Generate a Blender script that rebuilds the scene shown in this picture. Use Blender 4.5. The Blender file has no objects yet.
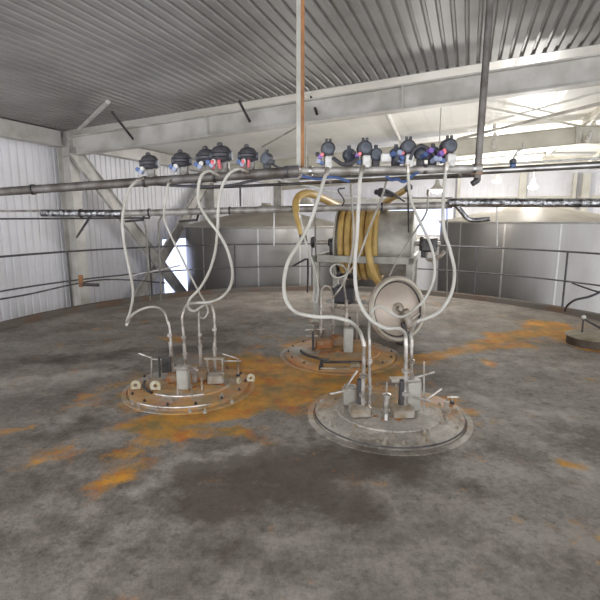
import bpy, math, random
from mathutils import Vector, Matrix, noise
random.seed(7)
C = bpy.context.scene.collection
PI = math.pi
# ------------------------------------------------------------------ camera maths
F = 458.0; TILT = math.radians(10.0); CT, ST = math.cos(TILT), math.sin(TILT); H = 1.65
def ray(px, py):
    a = py - 300.0
    return Vector(((px - 300.0), F*CT - a*ST, -(a*CT + F*ST)))      # x, forward, up
def P(px, py, Y):
    r = ray(px, py); k = Y / r.y
    return Vector((r.x*k, Y, H + r.z*k))
def G(px, py, z=0.0):
    r = ray(px, py); k = (z - H) / r.z
    return Vector((r.x*k, r.y*k, z))
def plane(px, py, p0, n):
    r = ray(px, py); o = Vector((0, 0, H)); k = (p0 - o).dot(n) / r.dot(n)
    return o + r*k
# ------------------------------------------------------------------ materials
def lin(c):
    return tuple(((v/255.0)/12.92 if v/255.0 <= 0.04045 else ((v/255.0+0.055)/1.055)**2.4) for v in c)
def mat(name, col, rough=0.6, metal=0.0, col2=None, scale=6.0, mixlo=0.4, mixhi=0.65, bump=0.0, bscale=60.0, stretch=(1,1,1), spec=None, emit=None, estr=0.0):
    m = bpy.data.materials.new(name); m.use_nodes = True
    nt = m.node_tree; b = nt.nodes['Principled BSDF']
    b.inputs['Roughness'].default_value = rough; b.inputs['Metallic'].default_value = metal
    c = lin(col) + (1,); b.inputs['Base Color'].default_value = c
    if spec is not None: b.inputs['Specular IOR Level'].default_value = spec
    tc = nt.nodes.new('ShaderNodeTexCoord'); mp = nt.nodes.new('ShaderNodeMapping')
    mp.inputs['Scale'].default_value = stretch
    nt.links.new(tc.outputs['Object'], mp.inputs['Vector'])
    n = nt.nodes.new('ShaderNodeTexNoise'); n.inputs['Scale'].default_value = scale; n.inputs['Detail'].default_value = 6
    nt.links.new(mp.outputs[0], n.inputs['Vector'])
    r = nt.nodes.new('ShaderNodeValToRGB')
    r.color_ramp.elements[0].position = mixlo; r.color_ramp.elements[1].position = mixhi
    r.color_ramp.elements[0].color = c
    r.color_ramp.elements[1].color = (lin(col2) + (1,)) if col2 else tuple(v*0.85 for v in c[:3]) + (1,)
    nt.links.new(n.outputs['Fac'], r.inputs['Fac']); nt.links.new(r.outputs['Color'], b.inputs['Base Color'])
    if bump:
        n2 = nt.nodes.new('ShaderNodeTexNoise'); n2.inputs['Scale'].default_value = bscale; n2.inputs['Detail'].default_value = 4
        nt.links.new(mp.outputs[0], n2.inputs['Vector'])
        bp = nt.nodes.new('ShaderNodeBump'); bp.inputs['Strength'].default_value = bump; bp.inputs['Distance'].default_value = 0.02
        nt.links.new(n2.outputs['Fac'], bp.inputs['Height']); nt.links.new(bp.outputs[0], b.inputs['Normal'])
    if emit:
        b.inputs['Emission Color'].default_value = lin(emit) + (1,); b.inputs['Emission Strength'].default_value = estr
    return m
M = {}
M['wall'] = mat('wall_sheet', (222,220,224), 0.5, 0, (208,206,208), 1.2)
M['eave'] = mat('eave_steel', (204,200,194), 0.55, 0, (176,171,163), 2.5)
M['deck'] = mat('roof_deck', (232,230,224), 0.4, 0, (216,213,206), 0.8)
M['deckshade'] = mat('shaded_roof_deck', (150,147,143), 0.45, 0, (132,129,125), 1.2)  # darkened copy of the roof deck: the near bay's shade put into the colour
M['cream'] = mat('cream_steel', (200,196,184), 0.5, 0, (184,179,165), 2.0)
M['brace'] = mat('brace_steel', (196,192,186), 0.5, 0, (150,146,140), 3.0)
M['darksteel'] = mat('dark_steel', (92,89,90), 0.45, 0.6, (60,56,54), 9.0)
M['rail'] = mat('rail_steel', (86,83,86), 0.6, 0.1, (66,62,62), 8.0)
M['pipe'] = mat('pipe_steel', (184,179,174), 0.45, 0.3, (132,124,116), 7.0, bump=0.1)
M['pipeold'] = mat('old_pipe_steel', (125,120,116), 0.5, 0.5, (84,76,70), 5.0, bump=0.2, bscale=40)
M['pipebright'] = mat('bright_pipe_steel', (186,184,182), 0.28, 0.95, (150,146,143), 5.0)
M['foil'] = mat('foil_wrap', (190,190,192), 0.22, 1.0, (110,108,108), 14.0, 0.45, 0.6, bump=1.0, bscale=26)
M['tanksteel'] = mat('tank_steel', (150,147,144), 0.4, 0.8, (122,118,115), 0.9, 0.35, 0.7, bump=0.05, bscale=4, stretch=(1,1,0.35))
M['tankcone'] = mat('tank_cone_steel', (160,154,144), 0.6, 0.2, (142,136,127), 1.5)
M['seam'] = mat('seam_steel', (180,178,174), 0.4, 0.6)
M['steel'] = mat('stainless', (214,208,202), 0.33, 0.7, (150,140,128), 12.0)
M['dullsteel'] = mat('dull_stainless', (172,165,156), 0.45, 0.3, (140,122,96), 10.0, bump=0.1)
M['rustplate'] = mat('rusty_casting', (150,128,104), 0.65, 0.2, (150,88,36), 9.0, 0.42, 0.62, bump=0.3)
M['grey'] = mat('grey_paint', (178,175,166), 0.5, 0.05, (154,150,140), 5.0)
M['drum'] = mat('drum_paint', (196,192,184), 0.5, 0.2, (142,138,130), 3.0)
M['black'] = mat('black_casing', (62,60,64), 0.5, 0, (84,81,83), 30.0, 0.5, 0.8)
M['face'] = mat('charcoal_cap', (78,82,92), 0.4, 0, (60,63,70), 20.0)
M['hose'] = mat('hose_rubber', (184,180,172), 0.5, 0, (164,159,149), 6.0)
M['yhose'] = mat('yellow_hose', (204,172,104), 0.5, 0, (170,134,74), 5.0, 0.4, 0.7)
M['white'] = mat('white_block', (214,212,208), 0.45, 0, (186,182,176), 20.0)
M['blue'] = mat('blue_plastic', (58,78,122), 0.4, 0, (74,100,146), 12.0)
M['lblue'] = mat('pale_blue_plastic', (150,160,186), 0.4, 0)
M['pink'] = mat('pink_tag', (232,120,128), 0.4, 0)
M['violet'] = mat('violet_cap', (128,96,170), 0.4, 0)
M['cover'] = mat('cover_plate', (196,182,168), 0.42, 0.35, (176,160,146), 2.5, 0.35, 0.7, bump=0.05, bscale=20)
M['coverrim'] = mat('cover_rim', (190,182,168), 0.45, 0.3, (164,154,138), 6.0)
M['rust'] = mat('rust_stripe', (160,112,70), 0.7, 0, (124,84,54), 6.0)
M['kerb'] = mat('kerb_steel', (100,94,88), 0.8, 0, (104,84,70), 2.2, 0.42, 0.6, bump=0.3)
M['lugw'] = mat('lug_steel', (205,200,180), 0.5, 0.2, (176,164,130), 14.0)
M['hatchside'] = mat('hatch_side', (92,82,70), 0.6, 0.1, (70,58,48), 8.0)
M['hatchtop'] = mat('hatch_lid', (150,142,122), 0.6, 0, (122,110,88), 7.0)
M['valvebody'] = mat('valve_body', (138,134,130), 0.45, 0.3, (104,98,92), 16.0)
M['ground'] = mat('lower_floor', (120,118,116), 0.7)
M['lamp'] = mat('lamp_glass', (235,240,255), 0.3, 0, emit=(225,235,255), estr=6.0)
M['frame'] = mat('window_frame', (215,215,215), 0.5)
def glass():
    m = bpy.data.materials.new('window_glass'); m.use_nodes = True; nt = m.node_tree; nt.nodes.clear()
    o = nt.nodes.new('ShaderNodeOutputMaterial'); t = nt.nodes.new('ShaderNodeBsdfTransparent'); g = nt.nodes.new('ShaderNodeBsdfGlossy')
    g.inputs['Roughness'].default_value = 0.05; mx = nt.nodes.new('ShaderNodeMixShader'); mx.inputs[0].default_value = 0.06
    t.inputs[0].default_value = (0.78,0.82,0.98,1)
    nt.links.new(t.outputs[0], mx.inputs[1]); nt.links.new(g.outputs[0], mx.inputs[2]); nt.links.new(mx.outputs[0], o.inputs[0])
    return m
M['glass'] = glass()

def stained(name, base, base2, rough, bumpstr, metal=0.0, amt=0.75):
    """grey surface with rust stains whose places are the mesh attributes 'stain' and 'grime'"""
    m = bpy.data.materials.new(name); m.use_nodes = True; nt = m.node_tree; L = nt.links; N = nt.nodes
    b = N['Principled BSDF']; b.inputs['Metallic'].default_value = metal; b.inputs['Specular IOR Level'].default_value = 0.3
    tc = N.new('ShaderNodeNewGeometry')
    def nz(scale, det=6, rg=0.6):
        n = N.new('ShaderNodeTexNoise'); n.inputs['Scale'].default_value = scale; n.inputs['Detail'].default_value = det
        n.inputs['Roughness'].default_value = rg; L.new(tc.outputs['Position'], n.inputs['Vector']); return n.outputs['Fac']
    def ramp(f, p0, p1, c0=(0,0,0,1), c1=(1,1,1,1)):
        r = N.new('ShaderNodeValToRGB'); r.color_ramp.elements[0].position = p0; r.color_ramp.elements[1].position = p1
        r.color_ramp.elements[0].color = c0; r.color_ramp.elements[1].color = c1; L.new(f, r.inputs['Fac']); return r.outputs['Color']
    def math_(op, a, bb):
        n = N.new('ShaderNodeMath'); n.operation = op
        for i, v in enumerate((a, bb)):
            if isinstance(v, (int, float)): n.inputs[i].default_value = v
            else: L.new(v, n.inputs[i])
        return n.outputs[0]
    def mix(f, a, bb):
        n = N.new('ShaderNodeMix'); n.data_type = 'RGBA'
        if isinstance(f, (int, float)): n.inputs[0].default_value = f
        else: L.new(f, n.inputs[0])
        for i, v in ((6, a), (7, bb)):
            if isinstance(v, tuple): n.inputs[i].default_value = v
            else: L.new(v, n.inputs[i])
        return n.outputs[2]
    def attr(nm):
        a = N.new('ShaderNodeAttribute'); a.attribute_name = nm; return a.outputs['Fac']
    c = ramp(nz(1.1, 9, 0.68), 0.38, 0.64, lin(base)+(1,), lin(base2)+(1,))
    sp = ramp(nz(11, 6, 0.7), 0.5, 0.66)
    c = mix(math_('MULTIPLY', sp, 0.6), c, lin(tuple(v*0.72 for v in base))+(1,))
    sp3 = ramp(nz(26, 5, 0.75), 0.46, 0.62)
    c = mix(math_('MULTIPLY', sp3, 0.4), c, lin(tuple(v*0.62 for v in base))+(1,))
    sp2 = ramp(nz(2.2, 10, 0.8), 0.5, 0.62)
    c = mix(math_('MULTIPLY', sp2, 0.6), c, lin(tuple(min(255, v*1.3) for v in base))+(1,))
    pl = ramp(math_('ADD', attr('pale'), math_('MULTIPLY', math_('SUBTRACT', nz(3.4, 10, 0.75), 0.5), 2.2)), 0.3, 0.75)
    c = mix(math_('MULTIPLY', pl, 0.7), c, lin((186,178,168))+(1,))
    g = math_('ADD', attr('grime'), math_('MULTIPLY', math_('SUBTRACT', nz(2.4, 10, 0.74), 0.5), 1.9))
    gm = ramp(g, 0.25, 0.62)
    c = mix(math_('MULTIPLY', gm, 0.75), c, lin((72,60,52))+(1,))
    s = math_('ADD', attr('stain'), math_('ADD', math_('MULTIPLY', math_('SUBTRACT', nz(2.1, 10, 0.72), 0.5), 2.4), math_('MULTIPLY', math_('SUBTRACT', nz(9, 6, 0.7), 0.5), 0.5)))
    m1 = ramp(s, 0.22, 0.55)
    rustc = mix(ramp(nz(2.7, 8, 0.7), 0.38, 0.6), lin((132,112,66))+(1,), lin((214,150,50))+(1,))
    rustc = mix(ramp(nz(4.1, 8, 0.7), 0.5, 0.66), rustc, lin((186,104,42))+(1,))
    c = mix(math_('MULTIPLY', m1, amt), c, rustc)
    L.new(c, b.inputs['Base Color'])
    rr = ramp(nz(3, 5), 0.3, 0.7, (rough-0.12,)*3+(1,), (rough+0.15,)*3+(1,)); L.new(rr, b.inputs['Roughness'])
    bp = N.new('ShaderNodeBump'); bp.inputs['Strength'].default_value = bumpstr; bp.inputs['Distance'].default_value = 0.01
    L.new(nz(45, 5, 0.7), bp.inputs['Height']); L.new(bp.outputs[0], b.inputs['Normal'])
    return m
M['floor'] = stained('deck_surface', (118,110,102), (158,151,142), 0.62, 0.7, amt=0.92)
M['flange'] = stained('flange_surface', (170,163,153), (146,136,122), 0.5, 0.3, 0.0, 0.7)

# ------------------------------------------------------------------ mesh builder
class MB:
    def __init__(s, world=True): s.v = []; s.f = []; s.world = world
    def add(s, vs, fs):
        o = len(s.v); s.v += [Vector(p) for p in vs]; s.f += [tuple(i+o for i in f) for f in fs]; return s
    def box(s, c, size, X=(1,0,0), Z=(0,0,1), bev=0.0):
        X = Vector(X).normalized(); Z = Vector(Z).normalized(); Y = Z.cross(X).normalized(); Z = X.cross(Y)
        hx, hy, hz = [d/2 for d in size]; c = Vector(c)
        if bev <= 0:
            vs = [c + X*hx*a + Y*hy*b + Z*hz*d for d in (-1,1) for a, b in ((-1,-1),(1,-1),(1,1),(-1,1))]
            return s.add(vs, [(3,2,1,0),(4,5,6,7),(0,1,5,4),(1,2,6,5),(2,3,7,6),(3,0,4,7)])
        # bevelled: stacked rings of an octagon-cornered outline
        rings = []
        for z, ins in ((-hz, bev), (-hz+bev, 0), (hz-bev, 0), (hz, bev)):
            ax, ay = hx-ins, hy-ins; k = bev
            o8 = [(-ax+k,-ay),(ax-k,-ay),(ax,-ay+k),(ax,ay-k),(ax-k,ay),(-ax+k,ay),(-ax,ay-k),(-ax,-ay+k)]
            rings.append([c + X*a + Y*b + Z*z for a, b in o8])
        vs = [p for r in rings for p in r]; fs = [tuple(range(7,-1,-1)), tuple(range(24,32))]
        for i in range(3):
            for j in range(8): fs.append((i*8+j, i*8+(j+1)%8, (i+1)*8+(j+1)%8, (i+1)*8+j))
        return s.add(vs, fs)
    def sweep(s, pts, r, n=10, cap=True):
        pts = [Vector(p) for p in pts]; m = len(pts)
        rs = r if isinstance(r, (list, tuple)) else [r]*m
        t = (pts[1]-pts[0]).normalized(); u = t.cross(Vector((0,0,1)))
        if u.length < 0.05: u = t.cross(Vector((1,0,0)))
        u.normalize(); vs = []
        for i, p in enumerate(pts):
            t = ((pts[min(i+1,m-1)]-p).normalized() + (p-pts[max(i-1,0)]).normalized())
            if t.length < 1e-6: t = pts[min(i+1,m-1)]-pts[max(i-1,0)]
            t.normalize(); u = (u - t*u.dot(t)).normalized(); w = t.cross(u)
            vs += [p + (u*math.cos(2*PI*k/n) + w*math.sin(2*PI*k/n))*rs[i] for k in range(n)]
        fs = [(i*n+k, i*n+(k+1)%n, (i+1)*n+(k+1)%n, (i+1)*n+k) for i in range(m-1) for k in range(n)]
        if cap: fs += [tuple(range(n-1,-1,-1)), tuple((m-1)*n+k for k in range(n))]
        return s.add(vs, fs)
    def cyl(s, a, b, r, n=16): return s.sweep([a, b], r, n)
    def lathe(s, c, prof, n=32, axis=(0,0,1), a0=0, a1=2*PI, caps=True):
        """prof: (radius, height) pairs along the axis"""
        Z = Vector(axis).normalized(); X = Z.orthogonal().normalized() if abs(Z.z) < 0.99 else Vector((1,0,0)); Y = Z.cross(X); c = Vector(c)
        full = abs(a1-a0-2*PI) < 1e-6; m = n if full else n+1; vs = []
        for r, h in prof:
            vs += [c + Z*h + (X*math.cos(a0+(a1-a0)*k/n) + Y*math.sin(a0+(a1-a0)*k/n))*r for k in range(m)]
        fs = []
        for i in range(len(prof)-1):
            for k in range(n): k2 = (k+1) % m; fs.append((i*m+k, i*m+k2, (i+1)*m+k2, (i+1)*m+k))
        if full and caps:
            if prof[0][0] > 1e-5: fs.append(tuple(range(m-1,-1,-1)))
            if prof[-1][0] > 1e-5: fs.append(tuple((len(prof)-1)*m+k for k in range(m)))
        return s.add(vs, fs)
    def ring(s, c, R, r, n=40, axis=(0,0,1), a0=0, a1=2*PI, m=8):
        prof = [(R + r*math.cos(2*PI*k/m), r*math.sin(2*PI*k/m)) for k in range(m+1)]
        Z = Vector(axis).normalized(); X = Z.orthogonal().normalized() if abs(Z.z) < 0.99 else Vector((1,0,0)); Y = Z.cross(X)
        pts = [Vector(c) + (X*math.cos(a0+(a1-a0)*k/n) + Y*math.sin(a0+(a1-a0)*k/n))*R for k in range(n+1)]
        return s.sweep(pts, r, m, cap=True)
    def ball(s, c, r, n=12, sc=(1,1,1)):
        m = n//2; vs = []
        for i in range(m+1):
            th = PI*i/m
            for k in range(n): vs.append(Vector(c) + Vector((r*sc[0]*math.sin(th)*math.cos(2*PI*k/n), r*sc[1]*math.sin(th)*math.sin(2*PI*k/n), r*sc[2]*math.cos(th))))
        return s.add(vs, [(i*n+k, (i+1)*n+k, (i+1)*n+(k+1)%n, i*n+(k+1)%n) for i in range(m) for k in range(n)])
    def build(s, name, material, parent=None, smooth=True, base=None, attrs=False):
        if base is None:
            base = Vector((0,0,0))
            if parent is not None and s.world:
                q = parent
                while q is not None: base = base + q.location; q = q.parent
            elif parent is None and s.world:
                xs = [v.x for v in s.v]; ys = [v.y for v in s.v]; zs = [v.z for v in s.v]
                base = Vector(((min(xs)+max(xs))/2, (min(ys)+max(ys))/2, min(zs)))
        me = bpy.data.meshes.new(name)
        me.from_pydata([tuple(v-base) for v in s.v], [], s.f); me.update()
        if material is not None: me.materials.append(material)
        import bmesh
        bm = bmesh.new(); bm.from_mesh(me); bmesh.ops.remove_doubles(bm, verts=bm.verts, dist=1e-6); bmesh.ops.recalc_face_normals(bm, faces=bm.faces); bm.to_mesh(me); bm.free()
        if smooth:
            for p in me.polygons: p.use_smooth = True
            try: me.set_sharp_from_angle(angle=math.radians(38))
            except Exception: pass
        o = bpy.data.objects.new(name, me); C.objects.link(o)
        if parent is not None: o.parent = parent
        else: o.location = base
        if attrs:
            a = me.attributes.new('stain', 'FLOAT', 'POINT'); b = me.attributes.new('grime', 'FLOAT', 'POINT'); pa = me.attributes.new('pale', 'FLOAT', 'POINT')
            off = base
            for i, v in enumerate(me.vertices):
                w = v.co + off; a.data[i].value = stain_at(w.x, w.y); b.data[i].value = grime_at(w.x, w.y); pa.data[i].value = pale_at(w.x, w.y)
        return o
def tag(o, label, cat, group=None, kind=None):
    o['label'] = label; o['category'] = cat
    if group: o['group'] = group
    if kind: o['kind'] = kind
    return o
def struct(o): o['kind'] = 'structure'; return o
def thing(name, loc, label, cat, group=None, rz=0.0):
    o = bpy.data.objects.new(name, None); C.objects.link(o); o.empty_display_size = 0.1
    o.location = loc; o.rotation_euler = (0, 0, rz)
    return tag(o, label, cat, group)
def copy_tree(o, parent=None):
    c = o.copy(); C.objects.link(c); c.parent = parent
    for ch in list(o.children): copy_tree(ch, c)
    return c
def smooth(pts, k=8):
    pts = [Vector(p) for p in pts]; out = []
    q = [pts[0]*2-pts[1]] + pts + [pts[-1]*2-pts[-2]]
    for i in range(1, len(q)-2):
        a, b, c, d = q[i-1:i+3]
        for j in range(k):
            t = j/k
            out.append(0.5*((2*b) + (c-a)*t + (2*a-5*b+4*c-d)*t*t + (3*b-a-3*c+d)*t**3))
    out.append(pts[-1]); return out

# ------------------------------------------------------------------ stains (places on the deck, metres)
def seg(px1, py1, px2, py2, r, w=1.0):
    a = G(px1, py1); b = G(px2, py2); return (a.x, a.y, b.x, b.y, r, w)
STAIN = [seg(322,348,350,352,0.26,1.5), seg(250,368,335,384,0.42,1.15), seg(225,405,290,398,0.22,1.1), seg(384,414,392,404,0.12,1.2), seg(405,362,548,330,0.1,0.8), seg(548,326,562,334,0.34,1.0), seg(500,338,548,330,0.20,0.9), seg(470,350,505,336,0.16,0.85), seg(405,360,470,350,0.13,0.85),
         seg(480,347,520,345,0.14,0.6), seg(372,362,410,360,0.2,0.75), seg(300,372,372,370,0.34,0.95), seg(262,392,320,382,0.34,0.95),
         seg(238,402,275,396,0.28,0.95), seg(225,380,262,372,0.3,0.8), seg(150,424,240,410,0.16,0.85), seg(160,432,235,430,0.12,0.7),
         seg(150,440,128,462,0.16,0.3), seg(60,452,110,440,0.12,0.2), seg(0,432,30,428,0.08,0.42), seg(20,470,75,445,0.1,0.35),
         seg(380,400,445,408,0.22,0.6), seg(384,412,390,400,0.1,0.8), seg(432,404,450,400,0.13,0.7), seg(140,385,150,398,0.3,0.55), seg(185,395,225,380,0.32,0.7), seg(150,405,190,408,0.16,0.6),
         seg(486,360,490,364,0.07,0.7), seg(560,463,580,466,0.06,0.5), seg(310,345,350,352,0.4,0.6), seg(160,338,178,340,0.1,0.5), seg(590,350,605,352,0.12,0.6), seg(100,485,125,475,0.1,0.5)]
GRIME = [seg(215,470,400,462,0.32,0.75), seg(200,495,340,500,0.3,0.7), seg(260,440,330,470,0.2,0.6), seg(40,360,230,345,0.28,0.5), seg(0,440,110,470,0.45,0.42), seg(60,400,110,420,0.3,0.35), seg(440,378,480,368,0.2,0.4),
         seg(160,345,250,325,0.35,0.35), seg(0,500,200,560,0.5,0.4), seg(490,450,580,480,0.25,0.35), seg(420,470,470,490,0.2,0.4), seg(60,300,110,330,0.3,0.2), seg(300,420,310,440,0.1,0.4),
         seg(240,345,280,335,0.25,0.25), seg(400,375,440,390,0.3,0.3), seg(400,540,560,560,0.3,0.3)]
PALE = [seg(0,385,110,372,0.25,0.6), seg(60,425,130,400,0.12,0.4), seg(170,470,330,436,0.16,0.75), seg(140,490,190,470,0.12,0.6), seg(300,450,350,462,0.1,0.4), seg(440,350,590,372,0.45,0.5), seg(480,400,600,420,0.3,0.5), seg(430,440,520,420,0.2,0.45),
        seg(10,330,120,320,0.3,0.2), seg(400,330,470,335,0.3,0.3), seg(550,440,600,480,0.3,0.5)]
def pale_at(x, y): return field(PALE, x, y)
def field(L, x, y):
    v = 0.0
    for x1, y1, x2, y2, r, w in L:
        dx, dy = x2-x1, y2-y1; l = dx*dx+dy*dy
        t = max(0, min(1, ((x-x1)*dx+(y-y1)*dy)/l)) if l > 1e-9 else 0
        d = math.hypot(x-x1-t*dx, y-y1-t*dy)
        v = max(v, w*math.exp(-(d/(r*1.15))**2 * 0.9))
    return v
def stain_at(x, y): return field(STAIN, x, y)
def grime_at(x, y): return field(GRIME, x, y)

# ------------------------------------------------------------------ room
TC = Vector((0.3, 5.7, 0)); TR = 5.0
D1 = Vector((math.sin(math.radians(20)), math.cos(math.radians(20)), 0)); D2 = Vector((D1.y, -D1.x, 0))
WALLC = D2.dot(TC) - 6.3                       # left wall line
def onwall(px, off=0.0):
    y = math.tan(0); r = ray(px, 220.0); k = (WALLC+off) / (D2.x*r.x + D2.y*r.y); return Vector((r.x*k, r.y*k, 0))
K1 = onwall(66).dot(D1); K2 = onwall(207).dot(D1); BAY = K2-K1
P1 = D1*K1 + D2*WALLC
ZB = -5.0; EAVE = 3.4; SL = 0.056; RIDGE = 10.4
def B(k, s, z): return P1 + D1*k + D2*s + Vector((0,0,z))
def roofz(s): return EAVE + SL*(s if s < RIDGE else 2*RIDGE - s)
KFAR = 3*BAY
def corr(mb, o, u, n, up0, up1, L, pitch=0.16, d=0.022, z0=None):
    """corrugated sheet: origin o, along u for L, faces normal n, from offset up0 to up1 (vectors)"""
    x = 0; pts = []
    while x < L:
        for a, b in ((0, 0), (pitch*0.62, 0), (pitch*0.70, d), (pitch*0.92, d)):
            if x+a < L: pts.append((x+a, b))
        x += pitch
    pts.append((L, 0)); vs = []
    for a, b in pts:
        vs.append(o + u*a + n*b + up0); vs.append(o + u*a + n*b + up1)
    return mb.add(vs, [(2*i, 2*i+2, 2*i+3, 2*i+1) for i in range(len(pts)-1)])
Z = Vector((0,0,1))
# left wall with a low window
KW0, KW1, ZW0, ZW1 = 3.15, 5.35, -2.2, 1.12
def wallpiece(mb, k0, k1, z0, z1): corr(mb, B(k0,0,0), D1, D2*-1, Z*z0, Z*z1, k1-k0)
mb = MB()
wallpiece(mb, -8, KW0, ZB, EAVE+0.02); wallpiece(mb, KW0, KW1, ZW1, EAVE+0.02); wallpiece(mb, KW0, KW1, ZB, ZW0); wallpiece(mb, KW1, KFAR, ZB, EAVE+0.02)
struct(mb.build('wall_left', M['wall'], smooth=False))
# back wall (gable) with a row of windows
mb = MB(); SW = [(1.6, 7.2)]; s = 0.0
ZV0, ZV1 = 0.85, 2.35
def backpiece(s0, s1, z0, z1): corr(mb, B(KFAR,s0,0), D2, D1, Z*z0, Z*z1, s1-s0, 0.3, 0.006)
for a, b in SW:
    backpiece(s, a, ZB, 3.36); backpiece(a, b, ZB, ZV0); backpiece(a, b, ZV1, 3.36); s = b
backpiece(s, 20.8, ZB, 3.36)
mb.add([B(KFAR,0,3.3), B(KFAR,20.8,3.3), B(KFAR,20.8,roofz(20.8)), B(KFAR,RIDGE,roofz(RIDGE)), B(KFAR,0,roofz(0))], [(0,1,2,3,4)])
struct(mb.build('wall_back', M['wall'], smooth=False))
def window(name, o, u, n, w, h, nx, ny):
    f = MB(); t = 0.05
    for i in range(nx+1): f.box(o + u*(w*i/nx) + Z*(h/2), (t, t, h+t), u)
    for j in range(ny+1): f.box(o + u*(w/2) + Z*(h*j/ny), (w+t, t*0.9, t), u)
    fo = struct(f.build(name, M['frame'], smooth=False))
    g = MB().box(o + u*(w/2) + Z*(h/2), (w, 0.008, h), u).build('window_pane', M['glass'], fo, smooth=False)
window('window_1', B(KW0,0,ZW0), D1, D2, KW1-KW0, ZW1-ZW0, 1, 2)
for i, (a, b) in enumerate(SW): window('window_%d' % (i+2), B(KFAR,a,ZV0), D2, D1, b-a, ZV1-ZV0, 3 if i == 0 else 1, 2)
# ceiling: two slopes of ribbed deck
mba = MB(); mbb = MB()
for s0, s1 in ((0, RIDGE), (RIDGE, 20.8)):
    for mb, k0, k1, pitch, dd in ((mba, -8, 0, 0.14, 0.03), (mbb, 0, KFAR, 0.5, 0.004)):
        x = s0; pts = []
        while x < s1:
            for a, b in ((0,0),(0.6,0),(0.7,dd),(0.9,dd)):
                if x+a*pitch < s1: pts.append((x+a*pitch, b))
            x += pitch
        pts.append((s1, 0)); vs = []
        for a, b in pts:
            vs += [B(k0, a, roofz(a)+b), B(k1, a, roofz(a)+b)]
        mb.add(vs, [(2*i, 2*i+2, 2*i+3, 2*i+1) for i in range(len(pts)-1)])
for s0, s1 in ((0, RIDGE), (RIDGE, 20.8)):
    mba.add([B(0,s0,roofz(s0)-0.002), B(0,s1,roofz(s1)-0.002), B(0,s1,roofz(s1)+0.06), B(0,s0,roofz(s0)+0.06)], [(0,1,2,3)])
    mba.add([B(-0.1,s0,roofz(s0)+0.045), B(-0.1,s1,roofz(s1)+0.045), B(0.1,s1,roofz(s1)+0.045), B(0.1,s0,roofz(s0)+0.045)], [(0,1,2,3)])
struct(mba.build('ceiling', M['deckshade'], smooth=False))
struct(mbb.build('ceiling', M['deck'], smooth=False))
# lower floor of the hall
struct(MB().add([B(-14,-0.3,ZB), B(-14,24,ZB), B(KFAR+0.2,24,ZB), B(KFAR+0.2,-0.3,ZB)], [(0,1,2,3)]).build('floor_lower', M['ground'], smooth=False))
# tank deck we stand above
mb = MB(); NR, NA = 120, 360; vs = [TC.copy()]; fs = []
for i in range(1, NR+1):
    for k in range(NA):
        a = 2*PI*k/NA; r = TR*i/NR; vs.append(TC + Vector((r*math.cos(a), r*math.sin(a), 0)))
for k in range(NA): fs.append((0, 1+k, 1+(k+1) % NA))
for i in range(NR-1):
    for k in range(NA):
        a = 1+i*NA+k; b = 1+i*NA+(k+1) % NA; fs.append((a, a+NA, b+NA, b))
n0 = len(vs)
for k in range(NA):
    a = 2*PI*k/NA; vs.append(TC + Vector((TR*math.cos(a), TR*math.sin(a), ZB)))
o0 = 1+(NR-1)*NA
for k in range(NA): fs.append((o0+k, n0+k, n0+(k+1) % NA, o0+(k+1) % NA))
mb.add(vs, fs); struct(mb.build('floor', M['floor'], attrs=True))
# kerb
def circ(r, z, a0=0, a1=2*PI, n=180): return [TC + Vector((r*math.cos(a0+(a1-a0)*k/n), r*math.sin(a0+(a1-a0)*k/n), z)) for k in range(n+1)]
o = MB().lathe(TC, [(TR-0.06,0.0),(TR-0.06,0.09),(TR-0.02,0.1),(TR+0.04,0.1),(TR+0.04,-0.1),(TR,-0.1)], 180, caps=False).build('trim_1', M['kerb']); struct(o)
o.data.polygons[0].use_smooth = o.data.polygons[0].use_smooth

# ------------------------------------------------------------------ steel frame of the hall
def column(k, s, w, d, z1, label, group=None, X=None, m='eave'):
    # H section
    X = X or D1; Yv = Z.cross(X); c = B(k, s, 0); mb = MB()
    mb.box(c + Z*((ZB+z1)/2), (w*0.08, d, z1-ZB), X)
    for sg in (-1, 1): mb.box(c + Yv*(sg*d/2) + Z*((ZB+z1)/2), (w, 0.02, z1-ZB), X)
    return tag(mb.build('steel_column', M[m], smooth=False), label, 'column', group)
column(0, 0.2, 0.24, 0.3, EAVE-0.02, 'tall grey steel column on the left wall beside the crossing braces')
column(BAY, 0.2, 0.24, 0.3, EAVE-0.02, 'second steel column on the left wall, behind the left background tank')
column(2*BAY, 0.2, 0.24, 0.3, EAVE-0.02, 'far steel column on the left wall above the cone roof of the left tank')
def rafter(k, s0, s1, dep, label, m='eave', w=0.2):
    def seg2(mb, a, b):
        za, zb = roofz(a)-0.14, roofz(b)-0.14; A = B(k, a, za); Bp = B(k, b, zb); X = (Bp-A).normalized(); L = (Bp-A).length
        up = D1.cross(X).normalized(); up = up if up.z > 0 else -up
        mid = (A+Bp)/2
        mb.box(mid - up*(dep/2), (L, 0.014, dep), X, up)
        mb.box(mid - up*0.01, (L, w, 0.02), X, up); mb.box(mid - up*(dep-0.01), (L, w, 0.02), X, up)
        for q in (0.33, 0.66, 0.985): mb.box(A + X*L*q - up*(dep/2), (0.02, w*0.9, dep-0.04), X, up)
    mb = MB(); seg2(mb, s0, min(s1, RIDGE))
    if s1 > RIDGE: seg2(mb, RIDGE, s1)
    return tag(mb.build('roof_beam', M[m], smooth=False), label, 'beam')
rafter(0, 0.1, 20.8, 0.36, 'large grey roof beam rising from the left column across the picture top')
rafter(BAY, 0.1, 20.8, 0.42, 'cream roof beam crossing behind the valves and the right hanging pole', 'cream')
rafter(2*BAY, 0.1, 20.8, 0.4, 'farther cream roof beam low in the right background', 'cream')
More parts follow.
